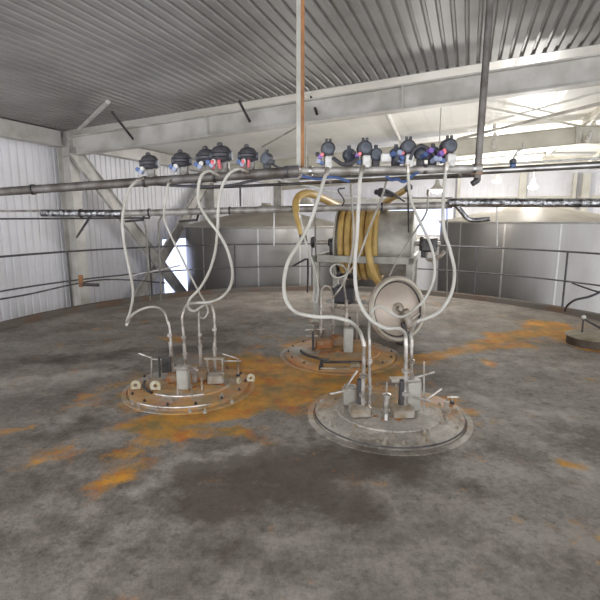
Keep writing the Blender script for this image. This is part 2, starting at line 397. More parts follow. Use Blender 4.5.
# eave beams along the wall
for i, lab in enumerate(('pale eave beam over the left wall, left of the column', 'pale eave beam over the crossing braces', 'pale eave beam on the far left wall, third bay')):
    k0 = -8 if i == 0 else (i-1)*BAY+0.13; k1 = -0.13 if i == 0 else i*BAY-0.13
    mb = MB().box(B((k0+k1)/2, 0.12, EAVE-0.17), (k1-k0, 0.16, 0.3), D1); mb.box(B((k0+k1)/2, 0.24, EAVE-0.31), (k1-k0, 0.1, 0.02), D1)
    tag(mb.build('eave_beam', M['eave'], smooth=False), lab, 'beam')
# purlins under the deck
PUR = [10.4, 15.6]
for s, lab in zip(PUR, ['along the ridge', 'right of the ridge']):
    z = roofz(s)-0.075
    tag(MB().box(B((-8+KFAR)/2, s, z), (KFAR+7.9, 0.06, 0.13), D1).build('purlin', M['cream'], smooth=False), 'thin roof purlin under the deck, '+lab, 'purlin', 'roof purlins')
# X braces on the left wall
def wpt(px, py, off=0.3): return plane(px, py, D2*(WALLC+off), D2)
def brace(a, b, w, label, m='brace'):
    X = (b-a).normalized(); up = D2
    mb = MB().box((a+b)/2, ((b-a).length, w, 0.012), X, up); V = up.cross(X).normalized()
    for sg in (-1, 1): mb.box((a+b)/2 + V*(sg*w/2) + up*0.03, ((b-a).length, 0.012, 0.07), X, up)
    return tag(mb.build('wall_brace', M[m], smooth=False), label, 'brace')
brace(wpt(72,150,.42), wpt(205,324,.42), 0.30, 'broad steel wall brace running down right from the left column', 'brace')
brace(wpt(213,172,.3), wpt(124,318,.3), 0.30, 'broad steel wall brace running down left from the second column', 'brace')
# far wall framing
for s, lab in ((7.4, 'cream steel column on the back wall between the windows'), (10.2, 'cream steel column on the back wall right of the small lamp'), (12.3,'slim cream steel column on the back wall near the right edge'), (12.75,'broader cream steel column on the back wall near the right edge')):
    column(KFAR-0.25, s, 0.3 if 'broad' in lab or 'lamp' in lab else 0.14, 0.24, roofz(s)-0.2, lab, None, D2, 'cream')
tag(MB().box(B(KFAR-0.12, 10.4, 2.62), (20.6, 0.12, 0.16), D2).build('wall_girt', M['cream'], smooth=False), 'cream horizontal girt along the back wall above the windows', 'girt')
tag(MB().box(B(KFAR-0.12, 10.4, 0.55), (20.6, 0.12, 0.14), D2).build('wall_girt', M['cream'], smooth=False), 'cream horizontal girt along the back wall below the windows', 'girt')
# roof rods and stays
RN = Vector((-D2.x*SL, -D2.y*SL, 1)).normalized()
def cpt(px, py, off=0.1): return plane(px, py, B(0,0,EAVE-off), RN)
def rod(a, b, r, label, m='cream', name='stay_rod', n=8):
    mb = MB().cyl(a, b, r, n)
    return tag(mb.build(name, M[m]), label, 'rod')
rod(cpt(108,102,0.12), wpt(74,134,0.35), 0.035, 'pale diagonal stay from the left column top to the roof', 'eave')
def yon(px, py, k):     # point over the pixel on the vertical plane of frame k
    return plane(px, py, P1 + D1*k, D1)
rod(cpt(112,112,0.02), yon(133,139,-0.13), 0.022, 'dark thin stay dropping to the large roof beam, left one', 'darksteel')
rod(cpt(239,101,0.02), yon(250,122,-0.13), 0.022, 'dark thin stay dropping to the large roof beam, middle one', 'darksteel')
rod(cpt(311,97,0.02), yon(317,114,-0.13), 0.022, 'dark thin stay dropping to the large roof beam, right of the brown pole', 'darksteel')
rod(cpt(384,106,0.08), yon(401,143,BAY-0.13), 0.045, 'white tubular stay right of centre under the roof', 'white')
rod(cpt(262,147,0.10), cpt(312,119,0.10), 0.02, 'thin grey roof rod left of the brown pole', 'brace')
rod(cpt(458,139,0.15), cpt(606,102,0.15), 0.035, 'dark roof rod rising to the upper right corner', 'brace')
rod(cpt(486,108,0.12), cpt(606,131,0.12), 0.03, 'pale roof rod crossing the dark rod at upper right', 'cream')
rod(cpt(495,133,0.05), yon(493,149,BAY-0.13), 0.05, 'short pale stay on the cream roof beam, left one', 'white')
rod(cpt(594,122,0.05), yon(587,142,BAY-0.13), 0.05, 'short pale stay on the cream roof beam near the right edge', 'white')
rod(yon(586,166,2*BAY-0.3), yon(604,149,2*BAY-0.3), 0.07, 'short cream knee brace at the right edge of the back frame', 'cream', 'knee_brace')

# ------------------------------------------------------------------ neighbour tanks
def tank(cpx, yawc, D, R, rimz, apex, label, seams=()):
    c = Vector((D*math.sin(yawc), D*math.cos(yawc), ZB)); t = thing('storage_tank', c, label, 'tank', )
    MB().lathe(c, [(R,0),(R,rimz-ZB)], 96).build('shell', M['tanksteel'], t)
    MB().lathe(c, [(R+0.04,rimz-ZB-0.03),(R+0.04,rimz-ZB+0.02),(R*0.5,(rimz+apex)/2-ZB),(0.14,apex-ZB),(0.14,apex-ZB+0.06),(0,apex-ZB+0.06)], 48).build('cone_roof', M['tankcone'], t)
    MB().ring(c+Z*(rimz-ZB), R+0.03, 0.022, 96).build('rim', M['seam'], t)
    for spx in seams:
        r = ray(spx, 240); r.z = 0; r.normalize(); cc = Vector((c.x, c.y, 0)); b = r.dot(cc); disc = b*b - (cc.length_squared - R*R)
        if disc <= 0: continue
        q = r*(b-math.sqrt(disc)); MB().box(Vector((q.x,q.y,(ZB+rimz)/2)), (0.035,0.012,rimz-ZB), Z.cross(q-cc)).build('seam', M['seam'], t, smooth=False)
    return t
tank(267, math.radians(-4.1), 13.3, 2.27, 1.46, 2.04, 'shiny stainless storage tank with cone roof in the left background', (258, 203, 300))
tank(530, math.radians(26.4), 14.0, 2.33, 1.58, 2.14, 'shiny stainless storage tank with cone roof at right background', (460, 504, 560))
tank(385, math.radians(10.0), 20.2, 2.45, 0.85, 1.25, 'lower pale tank far behind the hose reel', ())

# ------------------------------------------------------------------ railing around the deck edge
def edgepoint(px, r=TR-0.01):
    d = ray(px, 260); d.z = 0; d.normalize(); b = d.dot(TC); return d*(b+math.sqrt(b*b-(TC.length_squared-r*r)))
rl = thing('guard_railing', TC.copy(), 'dark two-bar steel railing around the tank edge in the background', 'railing')
MB().sweep(circ(TR-0.01, 1.09, math.radians(-40), math.radians(220), 150), 0.017, 8).build('top_rail', M['rail'], rl)
MB().sweep(circ(TR-0.01, 0.57, math.radians(-40), math.radians(220), 150), 0.014, 8).build('mid_rail', M['rail'], rl)
for px in (-30, 68, 150, 235, 312, 392, 476, 567, 640):
    q = edgepoint(px); MB().cyl(q+Z*0.09, q+Z*1.09, 0.018, 10).build('post', M['rail'], rl)
q0 = edgepoint(567)

# ------------------------------------------------------------------ pipes
def tubeobj(name, pts, r, m, label, cat='pipe', group=None, n=12, sm=False):
    pts = smooth(pts) if sm else pts
    return tag(MB().sweep(pts, r, n).build(name, M[m]), label, cat, group)
def pipe_thing(name, pts, r, m, label, flanges=(), clampmat='darksteel'):
    t = thing(name, (pts[0]+pts[-1])/2, label, 'pipe')
    MB().sweep(pts, r, 18).build('pipe', M[m], t)
    d = (pts[-1]-pts[0]).normalized()
    for q in flanges:
        c = pts[0]+(pts[-1]-pts[0])*q; MB().cyl(c-d*0.012, c+d*0.012, r*1.25, 18).build('clamp', M[clampmat], t)
    return t
YA = 3.9
A0, A1, A2 = P(-60,196,4.75), P(300,171,YA), P(482,168.5,3.62)
pipe_thing('header_pipe', [A0, A1], 0.040, 'pipeold', 'old dark header pipe carrying the left group of valves', (0.3,0.62,0.8,0.97))
pipe_thing('header_pipe', [A1+Vector((0.02,0,0)), A2], 0.030, 'pipe', 'steel header pipe carrying the right group of valves', (0.05,0.35,0.7,0.96), 'pipebright')
pipe_thing('steel_pipe', [P(300,181,4.2), P(400,176,4.05), P(640,162.5,3.75)][0::2], 0.028, 'pipebright', 'bright steel pipe below the right valves, running off the right edge', (0.1,0.5), 'pipe')
pipe_thing('steel_pipe', [P(200,188,4.4), P(480,175.5,4.0)], 0.013, 'darksteel', 'thin dark pipe under the right valve header')
pipe_thing('steel_pipe', [P(310,176,4.3), P(620,157,4.0)], 0.010, 'white', 'thin pale pipe above the bright steel pipe at right')
tubeobj('light_rod', [P(272,178,4.6), P(372,200,5.6)], 0.013, 'white', 'thin white rod slanting down right over the yellow hose', 'rod')
# foil wrapped pipe line
pipe_thing('foil_pipe', [P(42,213,7.2), P(122,213.5,7.0)], 0.055, 'foil', 'bright foil wrapped pipe end at the left wall', (0.5,))
pipe_thing('long_pipe', [P(118,213.5,7.02), P(452,205,6.6)], 0.05, 'pipe', 'long grey lower pipe crossing behind the left hoses', (0.1,0.35,0.55,0.8))
pipe_thing('foil_pipe', [P(448,202.5,6.5), P(640,203,6.5)], 0.062, 'foil', 'crinkled foil wrapped pipe in front of the right tank', ())
tubeobj('thin_pipe', [P(-20,211,7.4), P(46,211,7.2)], 0.018, 'pipe', 'thin upper pipe end at the left edge')
tubeobj('thin_pipe', [P(-20,219,7.4), P(150,218,7.1)], 0.014, 'darksteel', 'thin lower pipe running left to the wall')
tubeobj('thin_pipe', [P(395,198,6.8), P(452,198,6.8), P(456,203,6.7)], 0.014, 'pipebright', 'thin bright pipe above the lower pipe behind the reel')
tubeobj('foil_branch', [P(456,205,6.5), P(461,211,6.5), P(467,218,6.5), P(474,220,6.5), P(489,219,6.5)], 0.034, 'foil', 'foil wrapped bent branch below the right foil pipe', sm=True)
tubeobj('hanger_rod', [P(240,184,4.3), P(240.5,206,6.7)], 0.010, 'darksteel', 'dark hanger rod between upper and lower pipe, left of centre', 'rod')
tubeobj('hanger_rod', [P(274,208,6.8), P(274,246,6.8)], 0.009, 'pipebright', 'thin rod hanging below the lower pipe before the left tank', 'rod')
tubeobj('hanger_rod', [P(497,206,6.6), P(497,246,6.6)], 0.010, 'white', 'thin pale rod hanging below the foil pipe before the right tank', 'rod')
tubeobj('hanger_rod', [P(315,208,6.7), P(316,262,6.9)], 0.012, 'pipebright', 'thin bright rod hanging beside the reel shaft', 'rod')
tubeobj('wall_hook', [P(91,214,7.1), P(88,220,7.4), P(77,237,8.6)], 0.02, 'darksteel', 'dark bent hook under the foil pipe by the left column', 'hook')
for a, lab in ((125,'left'), (179,'right')):
    tubeobj('pipe_bracket', [P(a,221.5,7.2), P(a+18,220,7.2), P(a+19,215,7.1)], 0.018, 'darksteel', 'small dark bracket under the lower pipe, %s one' % lab, 'bracket')
tubeobj('drop_pipe', [P(143,218,7.3), P(146,230,7.8), P(150,300,9.2)], 0.016, 'brace', 'thin drop pipe before the brace crossing, left one')
tubeobj('drop_pipe', [P(163,214,7.1), P(158.5,222,7.6), P(161,300,9.1)], 0.016, 'brace', 'thin drop pipe before the brace crossing, right one')
# lines along the left part of the railing
tubeobj('cable_line', [P(-10,301,6.3), P(30,294,6.8), P(70,285,7.6), P(100,280,8.0), P(130,280,8.5), P(165,283,8.9)], 0.013, 'darksteel', 'dark cable strung along the left railing', 'cable', sm=True)
tubeobj('conduit', [P(95,282.5,8.2), P(160,270,8.7), P(180,265.5,9.0)], 0.014, 'white', 'pale conduit rising right behind the left hose', 'conduit')
t = thing('rail_tool', P(82,283,7.6), 'black tool handle with rust stub on the left railing', 'tool')
MB().cyl(P(82,284.5,7.6), P(99,285,7.6), 0.028, 10).build('handle', M['black'], t)
MB().box(P(81,281,7.6), (0.06,0.05,0.2)).build('stub', M['rust'], t)

# ------------------------------------------------------------------ hanging poles
def pole_box(px, Y, pyb, w):
    b = P(px, pyb, Y); s = D2.dot(b-P1); top = roofz(s)+0.0; return b, Vector((b.x,b.y,top-0.02))
b, tp = pole_box(300.5, 3.98, 168, 0.07)
t = thing('hanging_pole', b, 'square hanging pole, grey on its left and rusty brown on its right', 'pole')
MB().box((b+tp)/2 + Vector((-0.016,0,0)), (0.035,0.06,(tp-b).length)).build('grey_channel', M['grey'], t, smooth=False)
MB().box((b+tp)/2 + Vector((0.016,0,0)), (0.03,0.06,(tp-b).length)).build('rusty_bar', M['rust'], t, smooth=False)
b, tp = pole_box(477, 3.66, 214, 0.07); b = P(477,181,3.66)
t = thing('hanging_pole', b, 'round dark hanging pole clamped to the pipes at right', 'pole')
MB().cyl(b, tp, 0.027, 14).build('tube', M['pipeold'], t)
for py in (167, 172): MB().cyl(P(477,py,3.66)-Z*0.02, P(477,py,3.66)+Z*0.02, 0.042, 14).build('clamp', M['rustplate'], t)
MB().cyl(P(478,180,3.6), P(472,184,3.6), 0.022, 10).build('clamp_bolt', M['darksteel'], t)
tag(MB().ring(P(477,169.5,3.66), 0.036, 0.006, 20, (0.2,0.3,1)).build('wire_loop', M['rustplate']), 'small rusty wire loop round the right pole', 'wire')

# ------------------------------------------------------------------ valves
def valve_side():
    t = bpy.data.objects.new('valve', None); C.objects.link(t); L = lambda: MB(False)
    L().lathe((0,0,0.085), [(0.0,-0.012),(0.05,-0.012),(0.066,0.0),(0.074,0.022),(0.067,0.026),(0.076,0.032),(0.077,0.05),(0.069,0.054),(0.076,0.06),(0.072,0.082),(0.058,0.1),(0.032,0.112),(0.0,0.114)], 20, (0,0,1)).build('actuator', M['black'], t)
    L().lathe((-0.01,0,0.195), [(0.022,0),(0.024,0.016),(0.012,0.028),(0,0.03)], 12).build('indicator', M['black'], t)
    L().cyl((-0.085,0,0.125), (0.085,0,0.125), 0.035, 14).build('end_caps', M['face'], t)
    mb = L(); mb.box((0.02,0,0.055), (0.075,0.07,0.075), bev=0.01); mb.cyl((0.02,0,0), (0.02,0,0.03), 0.045, 14); mb.build('body', M['valvebody'], t)
    for x, z, m in ((-0.055,0.05,'lblue'), (-0.082,0.07,'blue'), (-0.04,0.075,'white')):
        L().cyl((x,-0.03,z), (x-0.004,-0.075,z), 0.019, 12).build('solenoid', M[m], t)
    L().cyl((-0.075,-0.01,0.1), (-0.08,-0.01,0.135), 0.012, 8).build('gland', M['face'], t)
    return t
def valve_face():
    t = bpy.data.objects.new('valve', None); C.objects.link(t); L = lambda: MB(False)
    L().lathe((0,0.05,0.155), [(0,0),(0.055,0),(0.068,0.012),(0.07,0.07),(0.064,0.085),(0.064,0.1),(0.05,0.11)], 24, (0,-1,0)).build('actuator', M['black'], t)
    L().lathe((0,-0.058,0.155), [(0.05,0),(0.046,0.008),(0.02,0.01),(0,0.014)], 24, (0,-1,0)).build('cap', M['face'], t)
    for x in (-0.018, 0.018): L().cyl((x,-0.02,0.21), (x,-0.02,0.247), 0.013, 10).build('knob', M['black'], t)
    L().cyl((0,0.0,0.0), (0,0,0.1), 0.035, 12).build('body', M['dullsteel'], t)
    mb = L(); mb.box((0.008,-0.07,0.035), (0.07,0.05,0.11), bev=0.01); mb.cyl((0.012,-0.09,0.0), (0.012,-0.11,0.0), 0.022, 12); mb.build('hose_block', M['white'], t)
    for x, z, m in ((-0.07,0.085,'violet'), (-0.085,0.045,'lblue'), (-0.055,0.03,'blue')):
        L().cyl((x,0.0,z), (x-0.003,-0.06,z), 0.02, 12).build('solenoid', M[m], t)
    L().cyl((-0.05,-0.05,0.1), (-0.056,-0.075,0.1), 0.016, 10).build('tag', M['pink'], t)
    L().ball((-0.1,-0.03,0.11), 0.022, 10).build('gland', M['black'], t)
    return t
def small_valve():
    t = bpy.data.objects.new('small_valve', None); C.objects.link(t); L = lambda: MB(False)
    L().lathe((0,0.03,0.09), [(0,0),(0.045,0),(0.05,0.01),(0.05,0.06),(0.04,0.07),(0,0.075)], 20, (0,-1,0)).build('actuator', M['face'], t)
    L().cyl((0,0,0.13), (0,0,0.165), 0.016, 10).build('knob', M['black'], t)
    mb = L(); mb.box((0,0,0.025), (0.06,0.05,0.06), bev=0.008); mb.build('body', M['black'], t)
    L().box((0.055,-0.02,0.06), (0.05,0.04,0.04), bev=0.006).build('plug', M['black'], t)
    return t
def on(px, Yoff=0.0):
    # point on the header under a pixel column
    if px < 300: a, b = A0, A1
    else: a, b = A1, A2
    lo, hi = 0.0, 1.0
    for _ in range(40):
        m_ = (lo+hi)/2; q = a+(b-a)*m_; r = q.x/q.y
        # project
        zc = q.y*CT - (q.z-H)*ST; x = 300+F*q.x/zc
        if x < px: lo = m_
        else: hi = m_
    return q + Vector((0,Yoff,0.03))
vs0 = valve_side(); vf0 = valve_face(); sv0 = small_valve()
LV = [(150,1.0,-0.1,'black valve farthest left on the header pipe'), (182,1.0,0.1,'black valve second from left on the header pipe'),
      (207,1.05,0.15,'black valve third from left, left of a touching pair'), (222,1.12,-0.1,'black valve fourth from left, right of a touching pair with a pink tag'),
      (248,0.98,0.2,'black valve nearest left of the brown pole, with pink tags')]
GV = 'valves on the header pipes'
VL = {}
for i, (px, sc, rz, lab) in enumerate(LV):
    o = vs0 if i == 0 else copy_tree(vs0); o.location = on(px, 0.02 if i != 3 else 0.0); o.scale = (sc,)*3; o.rotation_euler = (0,0,rz); tag(o, lab, 'valve', GV); VL[px] = o
for px in (222, 248):
    o = VL[px]
    for x in (-0.05, -0.0, ): MB(False).cyl((x,-0.05,0.03), (x,-0.08,0.085), 0.013, 10).build('tag', M['pink'], o)
RV = [(328,'round-faced black valve nearest right of the brown pole'), (364,'round-faced black valve second right of the brown pole'), (407,'round-faced black valve third right of the brown pole'), (447,'round-faced black valve nearest the right hanging pole')]
for i, (px, lab) in enumerate(RV):
    o = vf0 if i == 0 else copy_tree(vf0); o.location = on(px); o.scale = (0.87,)*3; o.rotation_euler = (0,0,0.05*((i % 2)*2-1)); tag(o, lab, 'valve', GV)
SV = [(267,'small black valve left of the brown pole'), (349,'small black valve between the first two round-faced valves'), (376,'small round black valve right of the second round-faced valve'), (396,'small black valve left of the third round-faced valve'), (421,'small black valve right of the third round-faced valve'), (433,'small black valve left of the last round-faced valve')]
for i, (px, lab) in enumerate(SV):
    o = sv0 if i == 0 else copy_tree(sv0); o.location = on(px, 0.03); o.rotation_euler = (0,0,(-0.5,0.4,0,0.3,-0.4,0.2)[i]); tag(o, lab, 'valve', 'small valves on the header pipes')
def bits(px, offs, label):
    t = thing('valve_fittings', on(px)+Vector((0,-0.05,0)), label, 'fittings')
    for dx, dz, r, m in offs: MB(False).cyl((dx,0.02,dz), (dx+0.01,-0.05,dz+0.01), r, 10).build('coil', M[m], t)
    return t
bits(393, [(-0.03,0.07,0.02,'blue'),(0.02,0.08,0.02,'lblue'),(0.0,0.03,0.018,'face'),(0.04,0.04,0.018,'blue')], 'blue coil fittings left of the third round-faced valve')
bits(427, [(-0.05,0.06,0.018,'blue'),(-0.01,0.09,0.02,'violet'),(0.03,0.03,0.02,'lblue'),(0.07,0.07,0.02,'violet'),(0.09,0.09,0.013,'pink')], 'blue and violet coil fittings left of the last round-faced valve')
tag(MB().box(P(386,158,3.7), (0.08,0.04,0.07), bev=0.008).build('junction_box', M['white']), 'small grey junction box between second and third round-faced valves', 'box')
# cable looms
def cable(pts, r, m, label, name='cable'): return tubeobj(name, pts, r, m, label, 'cable', sm=True, n=8)
cable([P(272,164,3.95),P(280,168,3.9),P(288,167,3.9),P(298,166.5,3.88)], 0.010, 'black', 'black cable from the small left valve to the brown pole')
cable([P(410,160,3.65),P(414,150,3.65),P(422,146,3.65),P(430,150,3.65),P(436,158,3.65)], 0.014, 'black', 'black cable arching between the last two round-faced valves')
cable([P(333,158,3.75),P(342,164,3.7),P(352,163,3.7),P(358,158,3.72)], 0.016, 'black', 'black cable between the first two round-faced valves')
cable([P(386,176,3.7),P(391,180,3.7),P(397,179,3.7),P(404,182,3.7),P(412,176,3.7),P(418,172,3.7)], 0.011, 'blue', 'blue air tube dangling under the third round-faced valve', 'air_tube')
cable([P(302,176,3.85),P(318,179,3.85),P(334,177,3.85),P(350,182,3.85)], 0.011, 'blue', 'blue air tube under the first round-faced valve', 'air_tube')
cable([P(174,185,4.2),P(186,187,4.15),P(194,184,4.15)], 0.008, 'lblue', 'pale blue air tube under the second left valve', 'air_tube')
cable([P(150,184,4.25),P(185,186,4.15),P(225,186,4.05),P(262,179,4.0),P(298,176,3.9)], 0.012, 'black', 'long dark cable tied under the left header pipe')
cable([P(345,188,5.0),P(338,190,5.0),P(344,200,5.0),P(342,206,5.2)], 0.008, 'black', 'black cable dangling above the hose reel')
cable([P(375,192,5.2),P(385,190,5.2),P(397,196,5.4),P(404,201,5.8)], 0.014, 'black', 'black cable beside the right end of the yellow hose')
t = thing('nozzle', P(382,192,5.2), 'dark hose nozzle lying against the right yellow hose end', 'nozzle')
MB().cyl(P(376,192,5.2), P(392,195,5.4), 0.03, 10).build('barrel', M['darksteel'], t); MB().cyl(P(381,190,5.15), P(381,195,5.2), 0.036, 10).build('grip', M['black'], t)

# ------------------------------------------------------------------ lamps
def lamp(px, py, Y, r, label, up):
    c = P(px, py, Y); t = thing('pendant_lamp', c, label, 'lamp')
    MB().lathe(c, [(0,-r*0.55),(r*0.7,-r*0.4),(r,0)], 20).build('lens', M['lamp'], t)
    MB().lathe(c, [(r,0),(r*1.05,r*0.1),(r*0.4,r*1.0),(r*0.3,r*1.6),(0,r*1.65)], 20).build('housing', M['grey'], t)
    tp = Vector((c.x,c.y,min(roofz(D2.dot(c-P1)), c.z+up))); MB().cyl(c+Z*r*1.5, tp, 0.012, 8).build('hanger', M['grey'], t)
def glow(px, py, Y, e):
    l = bpy.data.lights.new('lamp_light', 'POINT'); l.energy = e; l.shadow_soft_size = 0.2; l.color = (1,0.97,0.92)
    o = bpy.data.objects.new('lamp_light', l); C.objects.link(o); o.location = P(px, py, Y) - Z*0.12
glow(437,192,9.2,45); glow(533,190,13.0,150); glow(306,205,9.6,25); glow(497,182,17.0,330)  # the last, deepest light is added to brighten the back wall
lamp(437, 190, 9.2, 0.12, 'glowing lamp behind the hoses, right of the yellow hose end', 3)
lamp(533, 187, 13.5, 0.14, 'small glowing lamp before the back wall near the column', 3)
lamp(497, 181, 17.0, 0.15, 'glowing lamp added at a bluish glow just under the bright pipe, left of the small lamp', 3)  # lamp added for the back wall's brightness, set where a bluish glow shows
lamp(306, 205, 9.6, 0.16, 'glowing lamp seen through the yellow hose bend', 3)
c = P(513, 161.5, 3.90); t = thing('hook_sensor', c, 'small dark blue box hanging on a hook over the right pipe', 'sensor')
MB().box(c, (0.045,0.05,0.04), bev=0.008).build('case', M['face'], t); MB().box(c-Z*0.035, (0.04,0.04,0.035), bev=0.006).build('lens', M['blue'], t)
MB().sweep(smooth([c+Z*0.02, c+Vector((0.03,0,0.08)), c+Vector((0.07,0,0.1)), c+Vector((0.07,0,0.15))]), 0.008, 8).build('hook', M['grey'], t)

# ------------------------------------------------------------------ manholes
def manhole(cpx, cpy, R, label):
    c = G(cpx, cpy, 0.03); c.z = 0
    t = thing('tank_manhole', c, label, 'manhole')
    def dense(prof, n=72):   # lathe with filled rings for stain detail
        out = []
        for (r0,h0),(r1,h1) in zip(prof, prof[1:]):
            m_ = max(1, int(abs(r0-r1)/0.04))
            out += [(r0+(r1-r0)*i/m_, h0+(h1-h0)*i/m_) for i in range(m_)]
        return out+[prof[-1]]
    MB().lathe(c, dense([(R*1.04,0.0),(R*1.04,0.008),(R*0.97,0.012),(R*0.955,0.004),(R*0.9,0.004)]), 72).build('base_ring', M['flange'], t, attrs=True)
    MB().lathe(c, dense([(R*0.94,0.0),(R*0.94,0.038),(R*0.92,0.045),(R*0.68,0.06),(R*0.67,0.072),(R*0.4,0.082),(0,0.09)]), 72).build('cover', M['flange'], t, attrs=True)
    return t, c
def nuts(t, c, R, n, z, m='darksteel', ph=0.0, r=0.014):
    for i in range(n):
        a = 2*PI*i/n+ph; q = c+Vector((R*math.cos(a),R*math.sin(a),z)); MB().lathe(q, [(r,0),(r,0.014),(r*0.5,0.016),(r*0.5,0.028)], 6).build('bolt', M[m], t)
def band(t, c, R, z, a0, a1, r=0.007, m='dullsteel'):
    MB().ring(c+Z*z, R, r, 40, (0,0,1), math.radians(a0), math.radians(a1)).build('clamp_or_groove_shade', M[m], t)
def lug(t, q, s=0.05, ang=0.0):
    q = q + Z*0.03
    # plate with a round hole
    X = Vector((math.cos(ang), math.sin(ang), 0)); Yn = Z.cross(X); mb = MB(); n = 20; vs = []
    for side in (-1, 1):
        for k in range(n):
            a = 2*PI*k/n+PI/n; co, si = math.cos(a), math.sin(a)
            R_ = s*0.9
            ox, oz = (R_*co, R_*si) if si > -0.3 else (R_*co*1.0, -s*0.75)
            vs.append(q + X*ox + Z*(oz+s*0.8) + Yn*side*0.012)
            vs.append(q + X*(s*0.36*co) + Z*(s*0.36*si+s*0.8) + Yn*side*0.012)
    m2 = 2*n; fs = []
    for k in range(n):
        a, b = 2*k, 2*((k+1) % n)
        fs += [(a, b, b+1, a+1), (m2+a, m2+a+1, m2+b+1, m2+b), (a, m2+a, m2+b, b), (a+1, b+1, m2+b+1, m2+a+1)]
    mb.add(vs, fs); mb.build('lifting_lug', M['lugw'], t)
def riser(t, bx, by, pts, r, zb=0.09, collars=(0.3,0.62), sleeve=0.5, m='steel', base=None):
    """pts: pixels from base to top; stays at the depth of its foot"""
    g = G(bx, by, zb); Y = g.y; W_ = [g] + [P(x, y, Y) for x, y in pts]
    o = MB().sweep(W_, r, 14).build('riser', M[m], t)
    top = W_[-1]; L = (top-g)
    if sleeve: MB().cyl(g, g+L*sleeve, r*1.4, 14).build('sleeve', M['steel'], o)
    for q in collars:
        p = g+L*q; d = L.normalized(); MB().lathe(p-d*0.018, [(r*1.4,0),(r*2.0,0.006),(r*2.0,0.03),(r*1.4,0.036)], 14, d).build('collar', M['steel'], o)
    if base: MB().box(g+Z*(base[2]/2-0.02), base, (1,0.15,0), bev=0.01).build('riser_base', M['rustplate'], o)
    return top, Y, o
def swing_bolt(t, bx, by, topy, arm, zb=0.04):
    """thin upright rod with a slanting T handle; arm: pixel pairs of the handle bars"""
    g = G(bx, by, zb); tp = P(bx, topy, g.y)
    o = MB().cyl(g, tp, 0.008, 8).build('swing_bolt', M['steel'], t)
    MB().cyl(g, g+Z*0.03, 0.02, 8).build('eye', M['darksteel'], o)
    for (x1,y1,d1,x2,y2,d2) in arm: MB().cyl(P(x1,y1,g.y+d1), P(x2,y2,g.y+d2), 0.009, 8).build('handle', M['steel'], o)
# front manhole
mf, cf = manhole(388, 412, 0.66, 'front round steel manhole cover with paired risers, right of centre')
nuts(mf, cf, 0.66*0.89, 20, 0.045, 'dullsteel'); nuts(mf, cf, 0.655*0.73, 10, 0.056, 'dullsteel', 0.2)
band(mf, cf, 0.66*0.945, 0.03, 180, 360, 0.006, 'darksteel')  # dark near-side band paints the shadow in the groove round the cover
TOPS = {}
TOPS['A'] = riser(mf, 362.5, 414, [(364,350),(364,344)], 0.016, base=None, collars=(0.28,0.55), sleeve=0.0)
TOPS['A2'] = riser(mf, 369.5, 410, [(369.5,345)], 0.012, collars=(0.35,0.75), sleeve=0.5)
TOPS['B'] = riser(mf, 405, 414, [(406,350),(406,344)], 0.016, collars=(0.3,0.62), sleeve=0.0)
TOPS['B2'] = riser(mf, 411.5, 410, [(411.5,345)], 0.013, collars=(0.35,0.75), sleeve=0.55)
for px, py in ((360,415),(402,416)):
    g = G(px,py,0.08); MB().box(g+Z*0.045, (0.17,0.15,0.09), (1,0.1,0), bev=0.015).build('riser_base', M['dullsteel'], mf)
    MB().box(g+Vector((0.0,0.03,0.17)), (0.05,0.05,0.26), bev=0.008).build('guide_channel', M['darksteel'], mf)
g = G(409,412,0.08); MB().box(g+Vector((0.02,0.03,0.14)), (0.13,0.11,0.26), (1,0.25,0), bev=0.01).build('valve_housing', M['grey'], mf)
MB().box(g+Vector((-0.05,0.0,0.285)), (0.24,0.1,0.014), (1,0.1,0)).build('housing_lid', M['dullsteel'], mf)
g = G(350,408,0.08); MB().box(g+Vector((0,0.05,0.1)), (0.1,0.06,0.18), (1,-0.2,0), bev=0.01).build('guard_plate', M['grey'], mf)
g = G(386,411,0.095); o = MB().lathe(g, [(0.038,0),(0.038,0.012),(0.027,0.016),(0.027,0.12),(0.036,0.125),(0.036,0.145),(0.018,0.155),(0,0.16)], 20).build('sight_glass_stub', M['steel'], mf)
MB().cyl(g+Z*0.15, g+Z*0.25, 0.006, 8).build('pin', M['steel'], o)
MB().lathe(G(386,420,0.09), [(0.012,0),(0.012,0.05),(0,0.055)], 10).build('bleed_nipple', M['white'], mf)
swing_bolt(mf, 343, 418, 391, [(330,394,-0.05,368,386,0.1),(343,391,0,357,371,0.3)])
swing_bolt(mf, 424, 419, 362, [(413,397,0.0,430,401,-0.15),(424,401,0,441,389,0.15),(414,378,0,434,372,0.1)])
swing_bolt(mf, 452, 404, 396, [(447,397,0,458,397,0)])
MB().lathe(G(446,413,0.04), [(0.04,0),(0.04,0.03),(0.02,0.04),(0.02,0.1),(0,0.105)], 12).build('vent_stub', M['dullsteel'], mf)
for px, py in ((318,410),(330,426),(424,436),(442,424),(384,444)):
    q = G(px,py,0.05); MB().lathe(q, [(0.018,0),(0.018,0.02),(0.008,0.022),(0.008,0.05),(0,0.052)], 8).build('dog_bolt', M['dullsteel'], mf)
